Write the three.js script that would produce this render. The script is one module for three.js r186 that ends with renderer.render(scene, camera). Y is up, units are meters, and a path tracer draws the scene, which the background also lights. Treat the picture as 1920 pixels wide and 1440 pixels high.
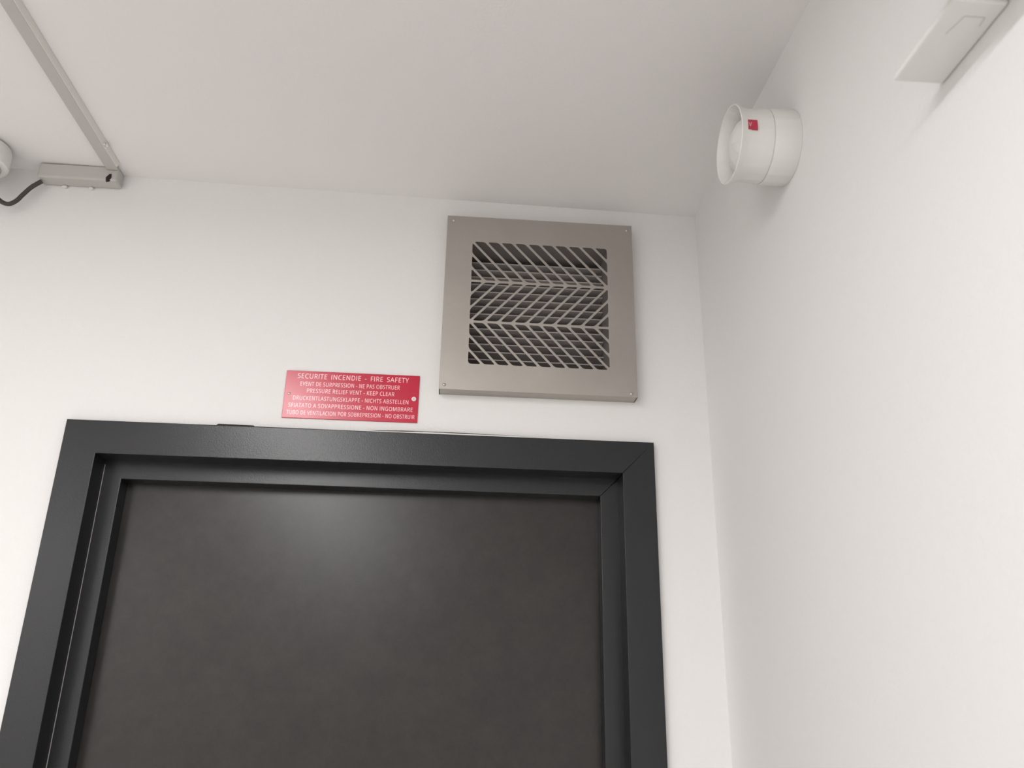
import * as THREE from 'three';
import { RoundedBoxGeometry } from 'three/addons/geometries/RoundedBoxGeometry.js';
import { mergeGeometries, toCreasedNormals, mergeVertices } from 'three/addons/utils/BufferGeometryUtils.js';
import { RectAreaLightUniformsLib } from 'three/addons/lights/RectAreaLightUniformsLib.js';

// ------------------------------------------------------------------ camera, lights, exposure
const scene = new THREE.Scene();
const camera = new THREE.PerspectiveCamera(49.379, 1920 / 1440, 0.05, 60);
camera.position.set(0, 1.65, 1.45);
camera.rotation.order = 'YXZ';
camera.rotation.set(0.357207, -0.0719477, 0.0193325);
camera.focus = 1.62;
camera.userData.fStop = 6.5;
scene.add(camera);
scene.background = new THREE.Color(0x000000);

const renderer = new THREE.WebGLRenderer({ antialias: true });
renderer.toneMapping = THREE.LinearToneMapping;
renderer.toneMappingExposure = 0.85;
renderer.shadowMap.enabled = true;
RectAreaLightUniformsLib.init();

const LAMP = { w: 0.18, l: 1.6, at: [[-0.56, 1.75, 30], [-2.7, 2.75, 38], [-0.56, 3.40, 34], [-2.7, 4.4, 38]], color: new THREE.Color().setRGB(1.0, 0.988, 0.98) };

// ------------------------------------------------------------------ helpers
let seed = 7;
const rnd = () => { seed = (seed * 1664525 + 1013904223) % 4294967296; return seed / 4294967296; };
const used = {};
function numbered(name) { const n = used[name] || 0; used[name] = n + 1; return n ? name + '_' + String(n).padStart(3, '0') : name; }
function shade(m) { m.castShadow = true; m.receiveShadow = true; return m; }
function thing(name, label, category, [x, y, z]) {
  const g = new THREE.Group(); g.name = numbered(name); g.position.set(x, y, z);
  g.userData = { label, category }; scene.add(g); return g;
}
function struct(name, geo, mat, parent = scene) {
  const m = shade(new THREE.Mesh(geo, mat)); m.name = name;
  if (parent === scene) m.userData.kind = 'structure';
  parent.add(m); return m;
}
function part(name, geo, mat, parent, label) {
  const m = shade(new THREE.Mesh(geo, mat)); m.name = name; if (label) m.userData.label = label;
  parent.add(m); return m;
}
const box = (x0, x1, y0, y1, z0, z1) => new THREE.BoxGeometry(x1 - x0, y1 - y0, z1 - z0).translate((x0 + x1) / 2, (y0 + y1) / 2, (z0 + z1) / 2);
const rbox = (x0, x1, y0, y1, z0, z1, r = 0.002, s = 3) => new RoundedBoxGeometry(x1 - x0, y1 - y0, z1 - z0, s, r).translate((x0 + x1) / 2, (y0 + y1) / 2, (z0 + z1) / 2);
function planarUV(geo) {            // uv in metres from the dominant normal axis
  const g = geo, p = g.attributes.position, n = g.attributes.normal, uv = new Float32Array(p.count * 2);
  for (let i = 0; i < p.count; i++) {
    const ax = Math.abs(n.getX(i)), ay = Math.abs(n.getY(i)), az = Math.abs(n.getZ(i));
    let u, v;
    if (az >= ax && az >= ay) { u = p.getX(i); v = p.getY(i); }
    else if (ax >= ay) { u = p.getZ(i); v = p.getY(i); }
    else { u = p.getX(i); v = p.getZ(i); }
    uv[2 * i] = u; uv[2 * i + 1] = v;
  }
  g.setAttribute('uv', new THREE.BufferAttribute(uv, 2)); return g;
}
// tiling value noise
function noiseGrid(N, cells, r) {
  const g = new Float32Array(cells * cells); for (let i = 0; i < g.length; i++) g[i] = r();
  const out = new Float32Array(N * N), s = (t) => t * t * (3 - 2 * t);
  for (let y = 0; y < N; y++) for (let x = 0; x < N; x++) {
    const fx = x / N * cells, fy = y / N * cells, ix = fx | 0, iy = fy | 0, tx = s(fx - ix), ty = s(fy - iy);
    const a = g[iy * cells + ix], b = g[iy * cells + (ix + 1) % cells], c = g[((iy + 1) % cells) * cells + ix], d = g[((iy + 1) % cells) * cells + (ix + 1) % cells];
    out[y * N + x] = (a + (b - a) * tx) * (1 - ty) + (c + (d - c) * tx) * ty;
  }
  return out;
}
function fractal(N, list) {         // list of [cells, weight]
  const out = new Float32Array(N * N); let tot = 0;
  for (const [c, w] of list) { const n = noiseGrid(N, c, rnd); for (let i = 0; i < out.length; i++) out[i] += n[i] * w; tot += w; }
  for (let i = 0; i < out.length; i++) out[i] /= tot; return out;
}
function greyTexture(N, f, lo, hi, repeat) {
  const d = new Uint8Array(N * N * 4);
  for (let i = 0; i < N * N; i++) { const v = Math.max(0, Math.min(255, 255 * (lo + (hi - lo) * f[i]))); d[4 * i] = d[4 * i + 1] = d[4 * i + 2] = v; d[4 * i + 3] = 255; }
  const t = new THREE.DataTexture(d, N, N); t.wrapS = t.wrapT = THREE.RepeatWrapping; t.magFilter = THREE.LinearFilter; t.minFilter = THREE.LinearMipmapLinearFilter; t.generateMipmaps = true;
  t.repeat.set(repeat, repeat); t.needsUpdate = true; return t;
}
function tintTexture(N, f, a, b, repeat) {   // between two linear colours
  const d = new Uint8Array(N * N * 4), e = (v) => 255 * (v <= 0.0031308 ? v * 12.92 : 1.055 * Math.pow(v, 1 / 2.4) - 0.055);
  for (let i = 0; i < N * N; i++) { for (let k = 0; k < 3; k++) d[4 * i + k] = Math.round(e(a[k] + (b[k] - a[k]) * Math.max(0, Math.min(1, f[i])))); d[4 * i + 3] = 255; }
  const t = new THREE.DataTexture(d, N, N); t.colorSpace = THREE.SRGBColorSpace; t.wrapS = t.wrapT = THREE.RepeatWrapping; t.magFilter = THREE.LinearFilter; t.minFilter = THREE.LinearMipmapLinearFilter; t.generateMipmaps = true;
  t.repeat.set(repeat, repeat); t.needsUpdate = true; return t;
}
const lin = (r, g, b) => new THREE.Color().setRGB(r, g, b);

// ------------------------------------------------------------------ materials
const grainTex = greyTexture(512, fractal(512, [[128, 1], [64, 0.8], [24, 0.5]]), 0, 1, 4);
const peelTex = greyTexture(512, fractal(512, [[170, 1], [90, 0.7]]), 0, 1, 8);
const wallPaint = new THREE.MeshStandardMaterial({ color: lin(0.82, 0.808, 0.797), roughness: 0.85, bumpMap: grainTex, bumpScale: 0.0004 });
const ceilingPaint = new THREE.MeshStandardMaterial({ color: lin(0.85, 0.828, 0.82), roughness: 0.95, bumpMap: grainTex, bumpScale: 0.0002 });
const floorMat = new THREE.MeshStandardMaterial({ color: lin(0.66, 0.645, 0.63), roughness: 0.6, bumpMap: grainTex, bumpScale: 0.0003 });
const framePaint = new THREE.MeshStandardMaterial({ color: lin(0.0115, 0.0125, 0.0142), roughness: 0.30, bumpMap: peelTex, bumpScale: 0.0001 });
const leafNoise = fractal(1024, [[6, 0.5], [22, 0.9], [60, 1.0], [170, 0.7], [340, 0.5]]);
for (let i = 0; i < leafNoise.length; i++) leafNoise[i] = 0.5 + (leafNoise[i] - 0.5) * 1.15;
const leafMat = new THREE.MeshStandardMaterial({
  map: tintTexture(1024, leafNoise, [0.0060, 0.0049, 0.0042], [0.0245, 0.0212, 0.0186], 1.2), roughness: 0.315,
  roughnessMap: greyTexture(1024, leafNoise, 0.9, 1.0, 1.2), bumpMap: greyTexture(1024, leafNoise, 0, 1, 1.2), bumpScale: 0.00006,
});
const steelNoise = fractal(512, [[4, 1.0], [9, 0.7], [40, 0.3], [200, 0.25]]);
const steel = new THREE.MeshStandardMaterial({ map: tintTexture(512, steelNoise, [0.41, 0.384, 0.352], [0.485, 0.458, 0.423], 2.2), metalness: 1, roughness: 0.5 });
const steelScrew = new THREE.MeshStandardMaterial({ color: lin(0.52, 0.49, 0.455), metalness: 1, roughness: 0.36 });
const sleeveMetal = new THREE.MeshStandardMaterial({ color: lin(0.26, 0.235, 0.222), roughness: 0.6 });
const slatMetal = new THREE.MeshStandardMaterial({ color: lin(0.52, 0.475, 0.455), roughness: 0.6 });
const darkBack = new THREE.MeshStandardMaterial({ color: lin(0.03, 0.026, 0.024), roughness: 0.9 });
const whitePlastic = new THREE.MeshStandardMaterial({ color: lin(0.80, 0.785, 0.76), roughness: 0.45 });
const greyPlastic = new THREE.MeshStandardMaterial({ color: lin(0.50, 0.48, 0.45), roughness: 0.6 });
const trunkPlastic = new THREE.MeshStandardMaterial({ color: lin(0.52, 0.50, 0.475), roughness: 0.6 });
const cableRubber = new THREE.MeshStandardMaterial({ color: lin(0.060, 0.050, 0.046), roughness: 0.6 });
const blackMat = new THREE.MeshStandardMaterial({ color: lin(0.02, 0.018, 0.016), roughness: 0.8 });
const fillerMat = new THREE.MeshStandardMaterial({ color: lin(0.74, 0.72, 0.69), roughness: 0.9 });
const diffuserMat = new THREE.MeshStandardMaterial({ color: 0xffffff, roughness: 0.6, emissive: LAMP.color, emissiveIntensity: 1.0 });
const redLabel = new THREE.MeshStandardMaterial({ color: lin(0.50, 0.04, 0.075), roughness: 0.5 });

// ------------------------------------------------------------------ the room
const XR = 0.4735, XL = -3.6, ZB = 5.2, CT = 0.0142;
const ceilY = (x) => 2.575 + CT * (XR - x);
{ // wall with the door: holes for the door and the vent
  const s = new THREE.Shape([[XL - 0.15, -0.1], [XR + 0.15, -0.1], [XR + 0.15, 2.72], [XL - 0.15, 2.72]].map(([x, y]) => new THREE.Vector2(x, y)));
  const hole = (x0, x1, y0, y1) => s.holes.push(new THREE.Path([[x0, y0], [x0, y1], [x1, y1], [x1, y0]].map(([x, y]) => new THREE.Vector2(x, y))));
  hole(-0.640, 0.334, -0.001, 2.056);
  hole(0.0155, 0.2875, 2.2105, 2.4790);
  const g = new THREE.ExtrudeGeometry(s, { depth: 0.2, bevelEnabled: false }).translate(0, 0, -0.2);
  const w = struct('wall_back', planarUV(g), wallPaint); w.userData.label = 'white painted wall that holds the dark door, the red sign and the vent';
}
struct('wall_right', planarUV(box(XR, XR + 0.15, -0.1, 2.72, -0.2, ZB)), wallPaint).userData.label = 'white painted wall on which the round sounder is fixed';
struct('wall_left', planarUV(box(XL - 0.15, XL, -0.1, 2.72, -0.2, ZB)), wallPaint);
struct('wall_front', planarUV(box(XL - 0.15, XR + 0.15, -0.1, 2.72, ZB, ZB + 0.15)), wallPaint);
struct('floor', planarUV(box(XL - 0.15, XR + 0.15, -0.15, 0, -0.2, ZB + 0.15)), floorMat);
{
  const s = new THREE.Shape([[XL, ceilY(XL)], [XR, ceilY(XR)], [XR, 2.75], [XL, 2.75]].map(([x, y]) => new THREE.Vector2(x, y)));
  struct('ceiling', planarUV(new THREE.ExtrudeGeometry(s, { depth: ZB, bevelEnabled: false })), ceilingPaint).userData.label = 'white painted ceiling, slightly out of level';
}

// ------------------------------------------------------------------ ceiling lamp that lights the room (behind and above the camera)
LAMP.at.forEach(([x, z, power]) => {
  const y = ceilY(x) - 0.004;
  const t = thing('ceiling_lamp', 'long white ceiling luminaire with a flat glowing diffuser', 'lamp', [x, y, z]);
  t.userData.group = 'ceiling luminaires';
  part('housing', rbox(-LAMP.w / 2 - 0.012, LAMP.w / 2 + 0.012, -0.045, 0, -LAMP.l / 2 - 0.012, LAMP.l / 2 + 0.012, 0.004), whitePlastic, t);
  part('diffuser', box(-LAMP.w / 2, LAMP.w / 2, -0.050, -0.044, -LAMP.l / 2, LAMP.l / 2), diffuserMat, t);
  const L = new THREE.RectAreaLight(LAMP.color, power, LAMP.w, LAMP.l);
  L.position.set(x, y - 0.052, z); L.rotation.x = -Math.PI / 2; L.castShadow = true; L.name = 'lamp_light';
  scene.add(L);
});

// ------------------------------------------------------------------ door
{
  const door = new THREE.Group(); door.name = 'door_1'; door.position.set(-0.153, 0, 0);
  door.userData = { kind: 'structure', label: 'dark grey door in a stepped dark metal frame' }; scene.add(door);
  const X0 = -0.6707 + 0.153, X1 = 0.3647 + 0.153, YT = 2.0868;
  // profile: u inward from the outer edge, z towards the room
  const arc = (cu, cz, r, a0, a1, n = 4) => Array.from({ length: n + 1 }, (_, i) => { const a = a0 + (a1 - a0) * i / n; return [cu + r * Math.cos(a), cz + r * Math.sin(a)]; });
  const prof = [[0, 0.0005], ...arc(0.0015, 0.0105, 0.0015, Math.PI, Math.PI / 2), ...arc(0.0582, 0.011, 0.001, Math.PI / 2, 0), [0.0592, -0.035],
    ...arc(0.0906, -0.0364, 0.0014, Math.PI / 2, 0), [0.092, -0.066], [0.032, -0.066], [0.032, 0.0005]];
  function member(endA, endB) {     // two functions (u, z) -> point
    const A = prof.map(([u, z]) => endA(u, z)), B = prof.map(([u, z]) => endB(u, z)), n = prof.length, pos = [];
    const push = (...ps) => ps.forEach((p) => pos.push(...p));
    for (let i = 0; i < n; i++) { const j = (i + 1) % n; push(A[i], B[i], B[j], A[i], B[j], A[j]); }
    const c2 = prof.map(([u, z]) => new THREE.Vector2(u, z));
    for (const [a, b, c] of THREE.ShapeUtils.triangulateShape(c2, [])) { push(A[a], A[b], A[c]); push(B[a], B[c], B[b]); }
    const g = new THREE.BufferGeometry(); g.setAttribute('position', new THREE.Float32BufferAttribute(pos, 3)); g.computeVertexNormals();
    // outward check: the front-face normal must point to +z
    return planarUV(toCreasedNormals(g, 0.05));
  }
  const flip = (g) => { const p = g.attributes.position.array; for (let i = 0; i < p.length; i += 9) for (let k = 0; k < 3; k++) { const t = p[i + 3 + k]; p[i + 3 + k] = p[i + 6 + k]; p[i + 6 + k] = t; } g.computeVertexNormals(); return planarUV(toCreasedNormals(g, 0.05)); };
  const gapL = 0, gapR = (u) => 0.0007 * Math.min(1, Math.max(0, u / 0.059 - 0.35) * 2);
  const left = member((u, z) => [X0 + u, 0.002, z], (u, z) => [X0 + u, YT - u - gapL, z]);
  const head = member((u, z) => [X0 + u + gapL, YT - u, z], (u, z) => [X1 - u - gapR(u), YT - u, z]);
  const right = member((u, z) => [X1 - u, YT - u - gapR(u), z], (u, z) => [X1 - u, 0.002, z]);
  const front = (g) => { const n = g.attributes.normal, p = g.attributes.position; for (let i = 0; i < n.count; i++) if (Math.abs(p.getZ(i) - 0.012) < 1e-5 && Math.abs(n.getZ(i)) > 0.99) return n.getZ(i) > 0; return true; };
  for (const [nm, g] of [['door_jamb', left], ['door_head', head], ['door_jamb', right]]) part(nm, front(g) ? g : flip(g), framePaint, door);
  part('door_leaf', planarUV(rbox(-0.632 + 0.153, 0.326 + 0.153, 0.008, 2.048, -0.108, -0.0675, 0.002)), leafMat, door, 'matt mottled dark grey door leaf');
  // thin pale gasket in the corner of the left jamb
  part('gasket', new THREE.CylinderGeometry(0.0007, 0.0007, 0.62, 6).translate(X0 + 0.0602, 1.71, -0.0343), new THREE.MeshStandardMaterial({ color: lin(0.3, 0.29, 0.28), roughness: 0.35 }), door, 'thin pale line of gasket in the left jamb');
  // broken joint between head and wall: dark gap and filler
  const strip = (pts, z) => new THREE.ExtrudeGeometry(new THREE.Shape(pts.map(([x, y]) => new THREE.Vector2(x + 0.153, y))), { depth: z, bevelEnabled: false });
  const T = YT - 0.0005;
  part('joint_gap', strip([[-0.4175, T], [-0.4135, T + 0.0034], [-0.352, T + 0.0028], [-0.352, T]], 0.010), blackMat, door, 'dark open joint above the door head');
  part('joint_gap', strip([[-0.352, T], [-0.352, T + 0.0018], [-0.26, T + 0.0016], [-0.17, T + 0.0009], [-0.17, T]], 0.008), blackMat, door, 'dark open joint above the door head');
  part('joint_gap', strip([[-0.166, T + 0.001], [-0.150, T + 0.0030], [-0.09, T + 0.0050], [0.02, T + 0.0052], [0.11, T + 0.0036], [0.222, T + 0.0008], [0.10, T + 0.0022], [-0.05, T + 0.0028], [-0.13, T + 0.0014]], 0.008), blackMat, door, 'dark crack above the filler');
  part('filler_bead', strip([[-0.172, T], [-0.168, T + 0.0020], [-0.13, T + 0.0016], [-0.05, T + 0.0030], [0.10, T + 0.0023], [0.224, T + 0.0006], [0.224, T]], 0.011), fillerMat, door, 'pale bead of filler on the door head');
}

// ------------------------------------------------------------------ vent
{
  const cx = 0.152, cy = 2.3465, W = 0.3635, H = 0.361;
  const v = thing('air_vent', 'square steel vent cover with herringbone slots, screwed to the wall above the door', 'vent', [cx, cy, 0]);
  const p = 0.0262, gx0 = 0.021 - cx, gy1 = 2.4722 - cy, rh = 0.0848, wBar = 0.0045, gap = 0.0048;
  const clip = (poly, nx, ny, d) => {  // keep nx*x + ny*y <= d
    const out = [];
    for (let i = 0; i < poly.length; i++) {
      const a = poly[i], b = poly[(i + 1) % poly.length], da = nx * a[0] + ny * a[1] - d, db = nx * b[0] + ny * b[1] - d;
      if (da <= 0) out.push(a);
      if ((da < 0 && db > 0) || (da > 0 && db < 0)) { const t = da / (da - db); out.push([a[0] + (b[0] - a[0]) * t, a[1] + (b[1] - a[1]) * t]); }
    }
    return out;
  };
  const area = (q) => { let s = 0; for (let i = 0; i < q.length; i++) { const a = q[i], b = q[(i + 1) % q.length]; s += a[0] * b[1] - a[1] * b[0]; } return s / 2; };
  function roundedPath(q, r) {
    const path = new THREE.Path(), n = q.length;
    for (let i = 0; i < n; i++) {
      const a = q[(i + n - 1) % n], b = q[i], c = q[(i + 1) % n];
      const la = Math.hypot(a[0] - b[0], a[1] - b[1]), lc = Math.hypot(c[0] - b[0], c[1] - b[1]);
      const ra = Math.min(r, la * 0.45), rc = Math.min(r, lc * 0.45);
      const s = [b[0] + (a[0] - b[0]) * ra / la, b[1] + (a[1] - b[1]) * ra / la], e = [b[0] + (c[0] - b[0]) * rc / lc, b[1] + (c[1] - b[1]) * rc / lc];
      if (i) path.lineTo(...s); else path.moveTo(...s);
      path.quadraticCurveTo(b[0], b[1], ...e);
    }
    path.closePath(); return path;
  }
  const sh = new THREE.Shape([[-W / 2, -H / 2], [W / 2, -H / 2], [W / 2, H / 2], [-W / 2, H / 2]].map(([x, y]) => new THREE.Vector2(x, y)));
  for (let row = 0; row < 3; row++) {
    const yT = gy1 - row * rh - (row > 0 ? gap / 2 : 0), yB = gy1 - (row + 1) * rh + (row < 2 ? gap / 2 : 0);
    const yt = gy1 - row * rh, yb = gy1 - (row + 1) * rh, dir = row === 1 ? -1 : 1;
    for (let k = -4; k < 14; k++) {
      const xt = gx0 + k * p + (dir < 0 ? 3 * p : 0), xb = xt + dir * 3 * p;     // left bar of the strip: top and bottom x
      const L = Math.hypot(xb - xt, yb - yt), h = wBar / 2 * L / rh;               // horizontal half width of a bar
      let q = [[xt + h, yt], [xb + h, yb], [xb + p - h, yb], [xt + p - h, yt]];
      q = clip(q, 0, 1, yT); q = clip(q, 0, -1, -yB); q = clip(q, -1, 0, -gx0); q = clip(q, 1, 0, gx0 + 10 * p);
      if (q.length < 3 || Math.abs(area(q)) < 4e-5) continue;
      if (area(q) > 0) q.reverse();
      sh.holes.push(roundedPath(q, 0.0040));
    }
  }
  const face = new THREE.ExtrudeGeometry(sh, { depth: 0.0012, bevelEnabled: true, bevelThickness: 0.0004, bevelSize: 0.0004, bevelOffset: -0.0004, bevelSegments: 1, curveSegments: 3 }).translate(0, 0, 0.0282);
  const rim = [box(-W / 2, W / 2, -H / 2, -H / 2 + 0.0015, 0.0005, 0.0285), box(-W / 2, W / 2, H / 2 - 0.0015, H / 2, 0.0005, 0.0285),
    box(-W / 2, -W / 2 + 0.0015, -H / 2, H / 2, 0.0005, 0.0285), box(W / 2 - 0.0015, W / 2, -H / 2, H / 2, 0.0005, 0.0285)].map((g) => g.toNonIndexed());
  part('face_plate', planarUV(mergeGeometries([face, ...rim])), steel, v, 'brushed steel plate pierced with herringbone slots');
  // screws
  for (const [x, y] of [[-0.0175, 2.5165], [0.3237, 2.5161], [-0.0205, 2.1745], [0.3222, 2.1725]]) {
    const pts = [[0, 0.0022], [0.0016, 0.0020], [0.0028, 0.0012], [0.0032, 0]].map(([r, h]) => new THREE.Vector2(r, h)).reverse();
    part('screw', new THREE.LatheGeometry(pts, 14).rotateX(Math.PI / 2).translate(x - cx, y - cy, 0.0298), steelScrew, v);
  }
  // sleeve in the wall
  const sx0 = 0.0185 - cx, sx1 = 0.2845 - cx, sy0 = 2.2135 - cy, sy1 = 2.4760 - cy, zb = -0.16;
  part('sleeve', mergeGeometries([box(sx0 - 0.002, sx0, sy0, sy1, zb, 0.026), box(sx1, sx1 + 0.002, sy0, sy1, zb, 0.026), box(sx0, sx1, sy0 - 0.002, sy0, zb, 0.026), box(sx0, sx1, sy1, sy1 + 0.002, zb, 0.026)]), sleeveMetal, v, 'grey metal sleeve behind the slots');
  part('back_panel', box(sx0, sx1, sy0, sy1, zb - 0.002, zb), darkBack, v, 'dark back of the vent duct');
  // louver slats: front edge high, back edge low, with a small rolled lip
  const sl = (() => {
    const s = new THREE.Shape([[0, 0], [0.0007, -0.0004], [0.0009, -0.0016], [0.0005, -0.0025], [-0.0004, -0.0027], [-0.0014, -0.0014], [-0.042, -0.0050], [-0.042, -0.0040]].map(([x, y]) => new THREE.Vector2(x, y)));
    const g = new THREE.ExtrudeGeometry(s, { depth: sx1 - sx0 - 0.002, bevelEnabled: false });   // shape x = world z, shape y = world y, depth = -world x
    g.applyMatrix4(new THREE.Matrix4().makeBasis(new THREE.Vector3(0, 0, 1), new THREE.Vector3(0, 1, 0), new THREE.Vector3(-1, 0, 0)));
    return g.translate(sx1 - 0.001, 0, 0);
  })();
  for (let i = 0; i < 15; i++) if (2.4600 - i * 0.0160 > 2.2200) part('louver_slat', sl, slatMetal, v).position.set(0, 2.4600 - cy - i * 0.0160, -0.030);
}

// ------------------------------------------------------------------ red engraved sign
{
  const x0 = -0.3075, x1 = -0.0661, y0 = 2.1085, y1 = 2.1992, w = x1 - x0, h = y1 - y0;
  const s = thing('safety_sign', 'small red engraved plate with white multilingual fire safety lettering above the door', 'sign', [x0 + w / 2, y0 + h / 2, 0]);
  const cw = 2048, ch = Math.round(2048 * h / w), c = document.createElement('canvas'); c.width = cw; c.height = ch;
  const g = c.getContext('2d'); g.fillStyle = '#bf0b35'; g.fillRect(0, 0, cw, ch); g.fillStyle = '#fbd9dc'; g.textBaseline = 'alphabetic'; g.textAlign = 'left';
  const line = (text, xa, xb, yc, cap, space) => {       // capitals, a plain bar for the I
    const C = cap * ch, size = C / 0.714; g.font = `${size}px sans-serif`;
    const adv = [...text].map((q) => (q === 'I' ? 0.27 * size : q === ' ' ? 0.30 * size * space : g.measureText(q).width) + 0.03 * size);
    const tw = adv.reduce((p, q) => p + q, 0), W = (xb - xa) * cw;
    g.save(); g.translate(xa * cw, yc * ch + C / 2); g.scale(W / tw, 1);
    let x = 0;
    [...text].forEach((q, i) => { if (q === 'I') g.fillRect(x + 0.085 * size, -C, 0.1 * size, C); else if (q !== ' ') g.fillText(q, x, 0); x += adv[i]; });
    g.restore();
  };
  line('SECURITE INCENDIE - FIRE SAFETY', 0.080, 0.922, 0.104, 0.104, 1.5);
  line('EVENT DE SURPRESSION - NE PAS OBSTRUER', 0.105, 0.857, 0.272, 0.086, 0.8);
  line('PRESSURE RELIEF VENT - KEEP CLEAR', 0.160, 0.820, 0.418, 0.086, 0.8);
  line('DRUCKENTLASTUNGSKLAPPE - NICHTS ABSTELLEN', 0.062, 0.932, 0.578, 0.086, 0.8);
  line('SFIATATO A SOVAPPRESSIONE - NON INGOMBRARE', 0.035, 0.966, 0.735, 0.086, 0.8);
  line('TUBO DE VENTILACION POR SOBREPRESION - NO OBSTRUIR', 0.030, 0.982, 0.888, 0.084, 0.8);
  const tex = new THREE.CanvasTexture(c); tex.colorSpace = THREE.SRGBColorSpace;
  const plate = new THREE.MeshPhysicalMaterial({ color: lin(0.47, 0.006, 0.03), roughness: 0.3 });
  part('plate', rbox(-w / 2, w / 2, -h / 2, h / 2, 0.0002, 0.0026, 0.0004, 1), plate, s);
  const faceMat = new THREE.MeshPhysicalMaterial({ map: tex, roughness: 0.25, ior: 1.52 });
  part('lettering', new THREE.PlaneGeometry(w - 0.0012, h - 0.0012).translate(0, 0, 0.00272), faceMat, s, 'white engraved lettering on the red face');
  const washer = new THREE.LatheGeometry([[0.0014, 0.0004], [0.0016, 0.0010], [0.0036, 0.0009], [0.0042, 0.0002], [0.0042, 0]].map(([r, y]) => new THREE.Vector2(r, y)).reverse(), 20).rotateX(Math.PI / 2);
  part('screw', washer.clone().translate(-0.0747 - x0 - w / 2, 2.1539 - y0 - h / 2, 0.0026), whitePlastic, s, 'white eyelet screw at the right end');
  part('screw_core', new THREE.CylinderGeometry(0.0014, 0.0014, 0.0008, 12).rotateX(Math.PI / 2).translate(-0.0747 - x0 - w / 2, 2.1539 - y0 - h / 2, 0.0029), greyPlastic, s);
  part('screw', new THREE.SphereGeometry(0.0026, 14, 6, 0, Math.PI * 2, 0, Math.PI / 2).scale(1, 0.5, 1).rotateX(Math.PI / 2).translate(-0.2990 - x0 - w / 2, 2.1545 - y0 - h / 2, 0.0026), steelScrew, s, 'small metal screw at the left end');
}

// ------------------------------------------------------------------ sounder on the right wall
{
  const t = thing('alarm_sounder', 'round white alarm sounder with a flared horn and small red label on the right wall', 'alarm sounder', [XR, 2.415, 0.449]);
  // lathe profiles: r, d = distance from the wall; lathe axis y -> -x
  const lathe = (pts, seg = 56) => toCreasedNormals(new THREE.LatheGeometry(pts.map(([r, d]) => new THREE.Vector2(r, d)), seg).rotateZ(Math.PI / 2), 0.6);
  part('base', lathe([[0, 0.0003], [0.0545, 0.0003], [0.0550, 0.003], [0.0546, 0.036], [0.0538, 0.0385], [0.050, 0.0388], [0, 0.0388]]), whitePlastic, t);
  part('horn', lathe([[0.046, 0.0386], [0.0525, 0.0386], [0.0535, 0.0398], [0.0535, 0.046], [0.0520, 0.058], [0.0525, 0.072], [0.0545, 0.081], [0.0570, 0.0862], [0.0574, 0.0876], [0.0568, 0.0886], [0.0556, 0.0884],
    [0.0530, 0.084], [0.0495, 0.070], [0.0470, 0.052], [0.046, 0.0386]]), whitePlastic, t);
  part('dome', lathe([[0.0475, 0.048], [0.0460, 0.0525], [0.0440, 0.060], [0.0405, 0.0685], [0.033, 0.0770], [0.022, 0.0825], [0.011, 0.0857], [0, 0.0866]]), whitePlastic, t, 'rounded white cone inside the horn');
  // label wrapped on the horn
  const lb = (r, d0, d1, a0, a1, n, th) => {  // curved patch
    const pos = [], idx = [];
    for (let j = 0; j <= n; j++) for (const [rr, d] of [[r, d0], [r + th, d0], [r + th, d1], [r, d1]]) { const a = a0 + (a1 - a0) * j / n; pos.push(-d, rr * Math.sin(a), rr * Math.cos(a)); }
    for (let j = 0; j < n; j++) for (let k = 0; k < 4; k++) { const a = j * 4 + k, b = j * 4 + (k + 1) % 4; idx.push(a, b, b + 4, a, b + 4, a + 4); }
    const g = new THREE.BufferGeometry(); g.setAttribute('position', new THREE.Float32BufferAttribute(pos, 3)); g.setIndex(idx); return toCreasedNormals(g.toNonIndexed(), 0.5);
  };
  const A0 = LABEL_A0(), A1 = A0 + 0.30;
  const lm = part('label', lb(0.0527, 0.0645, 0.0785, A0, A1, 8, 0.0012), redLabel, t, 'small red square label');
  const am = (A0 + A1) / 2, stroke = (d0, d1, a0, a1) => { const P = (d, a) => new THREE.Vector3(-d, 0.0541 * Math.sin(a), 0.0541 * Math.cos(a)); return new THREE.TubeGeometry(new THREE.LineCurve3(P(d0, a0), P(d1, a1)), 2, 0.00045, 5); };
  part('label_mark', mergeGeometries([stroke(0.0768, 0.0753, am + 0.05, am - 0.06), stroke(0.0735, 0.0753, am + 0.06, am - 0.06)]), new THREE.MeshStandardMaterial({ color: lin(0.75, 0.5, 0.5), roughness: 0.6 }), t, 'pale tick mark printed on the red label');
}
function LABEL_A0() { return -0.22; }

// ------------------------------------------------------------------ white box near the camera on the right wall
{
  const t = thing('wall_box', 'white plastic box with a narrower ledge on the right wall, cut off above', 'wall box', [XR, 2.231, 0.90]);
  part('ledge', rbox(-0.0520, -0.0002, 0, 0.0065, -0.094, 0.012, 0.003, 4), whitePlastic, t, 'narrow ledge running out of the box');
  part('housing', rbox(-0.0855, -0.0003, 0.0005, 0.085, 0.006, 0.26, 0.012, 4), whitePlastic, t);
  const U = [[-0.036, -0.028], [-0.031, -0.006], [-0.012, -0.006], [-0.011, -0.016]].map(([x, z]) => new THREE.Vector3(x, -0.00005, z));
  const tab = []; for (let i = 0; i < 3; i++) tab.push(new THREE.TubeGeometry(new THREE.LineCurve3(U[i], U[i + 1]), 1, 0.00035, 5));
  part('latch_outline', mergeGeometries(tab), greyPlastic, t, 'fine moulded line on the underside');
}

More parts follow.
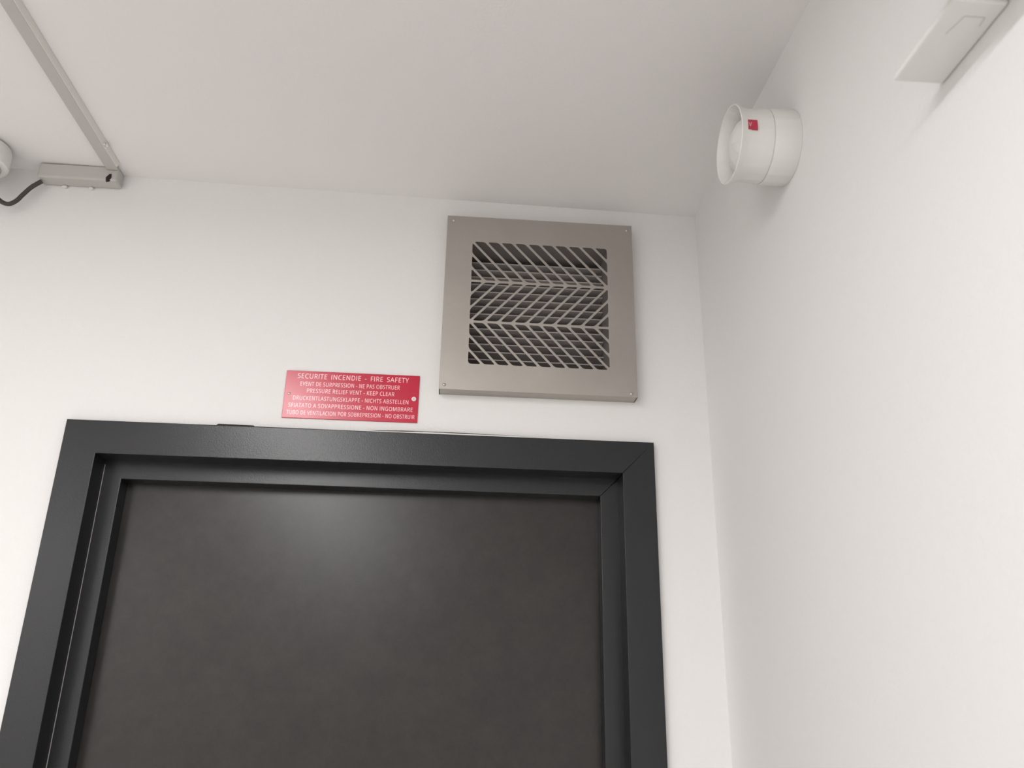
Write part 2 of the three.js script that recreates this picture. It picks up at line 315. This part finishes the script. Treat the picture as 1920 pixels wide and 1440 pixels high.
// ------------------------------------------------------------------ trunking in the left corner
{
  const yb = 2.5815, c = ceilY(-0.675);
  const t = thing('cable_trunking', 'slim grey cable trunking running along the ceiling towards the door wall', 'trunking', [-0.675, c, 0.033]);
  const zl = 2.6;
  part('duct', rbox(-0.0110, 0.0110, yb - c, -0.0006, 0.001, zl, 0.0012, 2), trunkPlastic, t);
  const s = new THREE.Shape(); s.moveTo(0.0112, -0.0004); s.lineTo(0.0112, -0.0100); s.lineTo(0.0125, -0.0098); s.lineTo(0.0145, -0.0060); s.lineTo(0.0165, -0.0012); s.lineTo(0.0165, -0.0006); s.closePath();
  part('filler_bead', new THREE.ExtrudeGeometry(s, { depth: zl - 0.02, bevelEnabled: false }).translate(0, 0, 0.012), fillerMat, t, 'pale bead of filler along the trunking');
  // crumbs of filler
  const crumbs = [];
  for (let i = 0; i < 5; i++) { const g = new THREE.IcosahedronGeometry(0.0018 + rnd() * 0.0012, 0).scale(1, 0.8, 1.2); g.translate(0.0135 + rnd() * 0.006, -0.0075 - rnd() * 0.002, 0.070 + i * 0.003); crumbs.push(g); }
  part('filler_crumb', mergeGeometries(crumbs), fillerMat, t);
}
{
  const c = ceilY(-0.733);
  const t = thing('cable_trunking', 'short grey cable trunking in the corner under the ceiling, broken open at its end', 'trunking', [-0.7375, 2.5585, 0]);
  part('duct', rbox(-0.075, 0.0725, 0.0015, c - 2.5595, 0.0006, 0.031, 0.004, 4), trunkPlastic, t);
  // ragged black hole at the broken end: an irregular lump of cable end
  const g = new THREE.IcosahedronGeometry(0.006, 2), p = g.attributes.position;
  for (let i = 0; i < p.count; i++) { const x = p.getX(i), y = p.getY(i), z = p.getZ(i), k = 1 + 0.28 * Math.sin(900 * x + 500 * y) * Math.cos(700 * z + 400 * x); p.setXYZ(i, x * 0.62 * k + y * 0.25, y * 1.25 * k, z * 0.6 * k); }
  g.computeVertexNormals();
  part('cable_end', g.scale(1.15, 1.15, 1).translate(0.0575, 0.0075, 0.030), blackMat, t, 'ragged black cable end in the broken corner');
  for (const [x, w] of [[-0.034, 0.0055], [0.016, 0.0045]]) {
    const b = new THREE.IcosahedronGeometry(1, 2).scale(w, 0.0032, 0.004).translate(x, -0.0010, 0.003);
    part('filler_blob', b, fillerMat, t, 'white blob of filler under the trunking');
  }
}
{ // cable
  const P = [[-0.8081, 2.5573, 0.018], [-0.8226, 2.5419, 0.02], [-0.8334, 2.5234, 0.022], [-0.8417, 2.5075, 0.024], [-0.8524, 2.4986, 0.026], [-0.8646, 2.5013, 0.028], [-0.8741, 2.5088, 0.03], [-0.8895, 2.5254, 0.032], [-0.9065, 2.5444, 0.034]].map((a) => new THREE.Vector3(...a));
  const t = thing('cable', 'black cable looping down from the end of the corner trunking at the left edge', 'cable', P[0].toArray());
  const curve = new THREE.CatmullRomCurve3(P.map((v) => v.clone().sub(P[0])));
  part('sheath', new THREE.TubeGeometry(curve, 48, 0.0042, 10), cableRubber, t);
}
{ // device at the left edge
  const t = thing('ceiling_camera', 'white rounded security device at the left edge beside the corner trunking', 'security device', [-0.895, ceilY(-0.895), 0.075]);
  const L = (pts) => toCreasedNormals(new THREE.LatheGeometry(pts.map(([r, y]) => new THREE.Vector2(r, y)), 40), 0.5);
  part('housing', L([[0, -0.046], [0.045, -0.046], [0.0485, -0.0435], [0.050, -0.038], [0.050, -0.014], [0.047, -0.005], [0.040, -0.0010], [0, -0.0010]]), whitePlastic, t);
  part('lens_ring', L([[0, -0.064], [0.033, -0.066], [0.038, -0.0462], [0, -0.0462]]), greyPlastic, t, 'grey lower ring');
}

scene.traverse((o) => { if (o.isMesh) { o.castShadow = true; o.receiveShadow = true; } });
renderer.render(scene, camera);
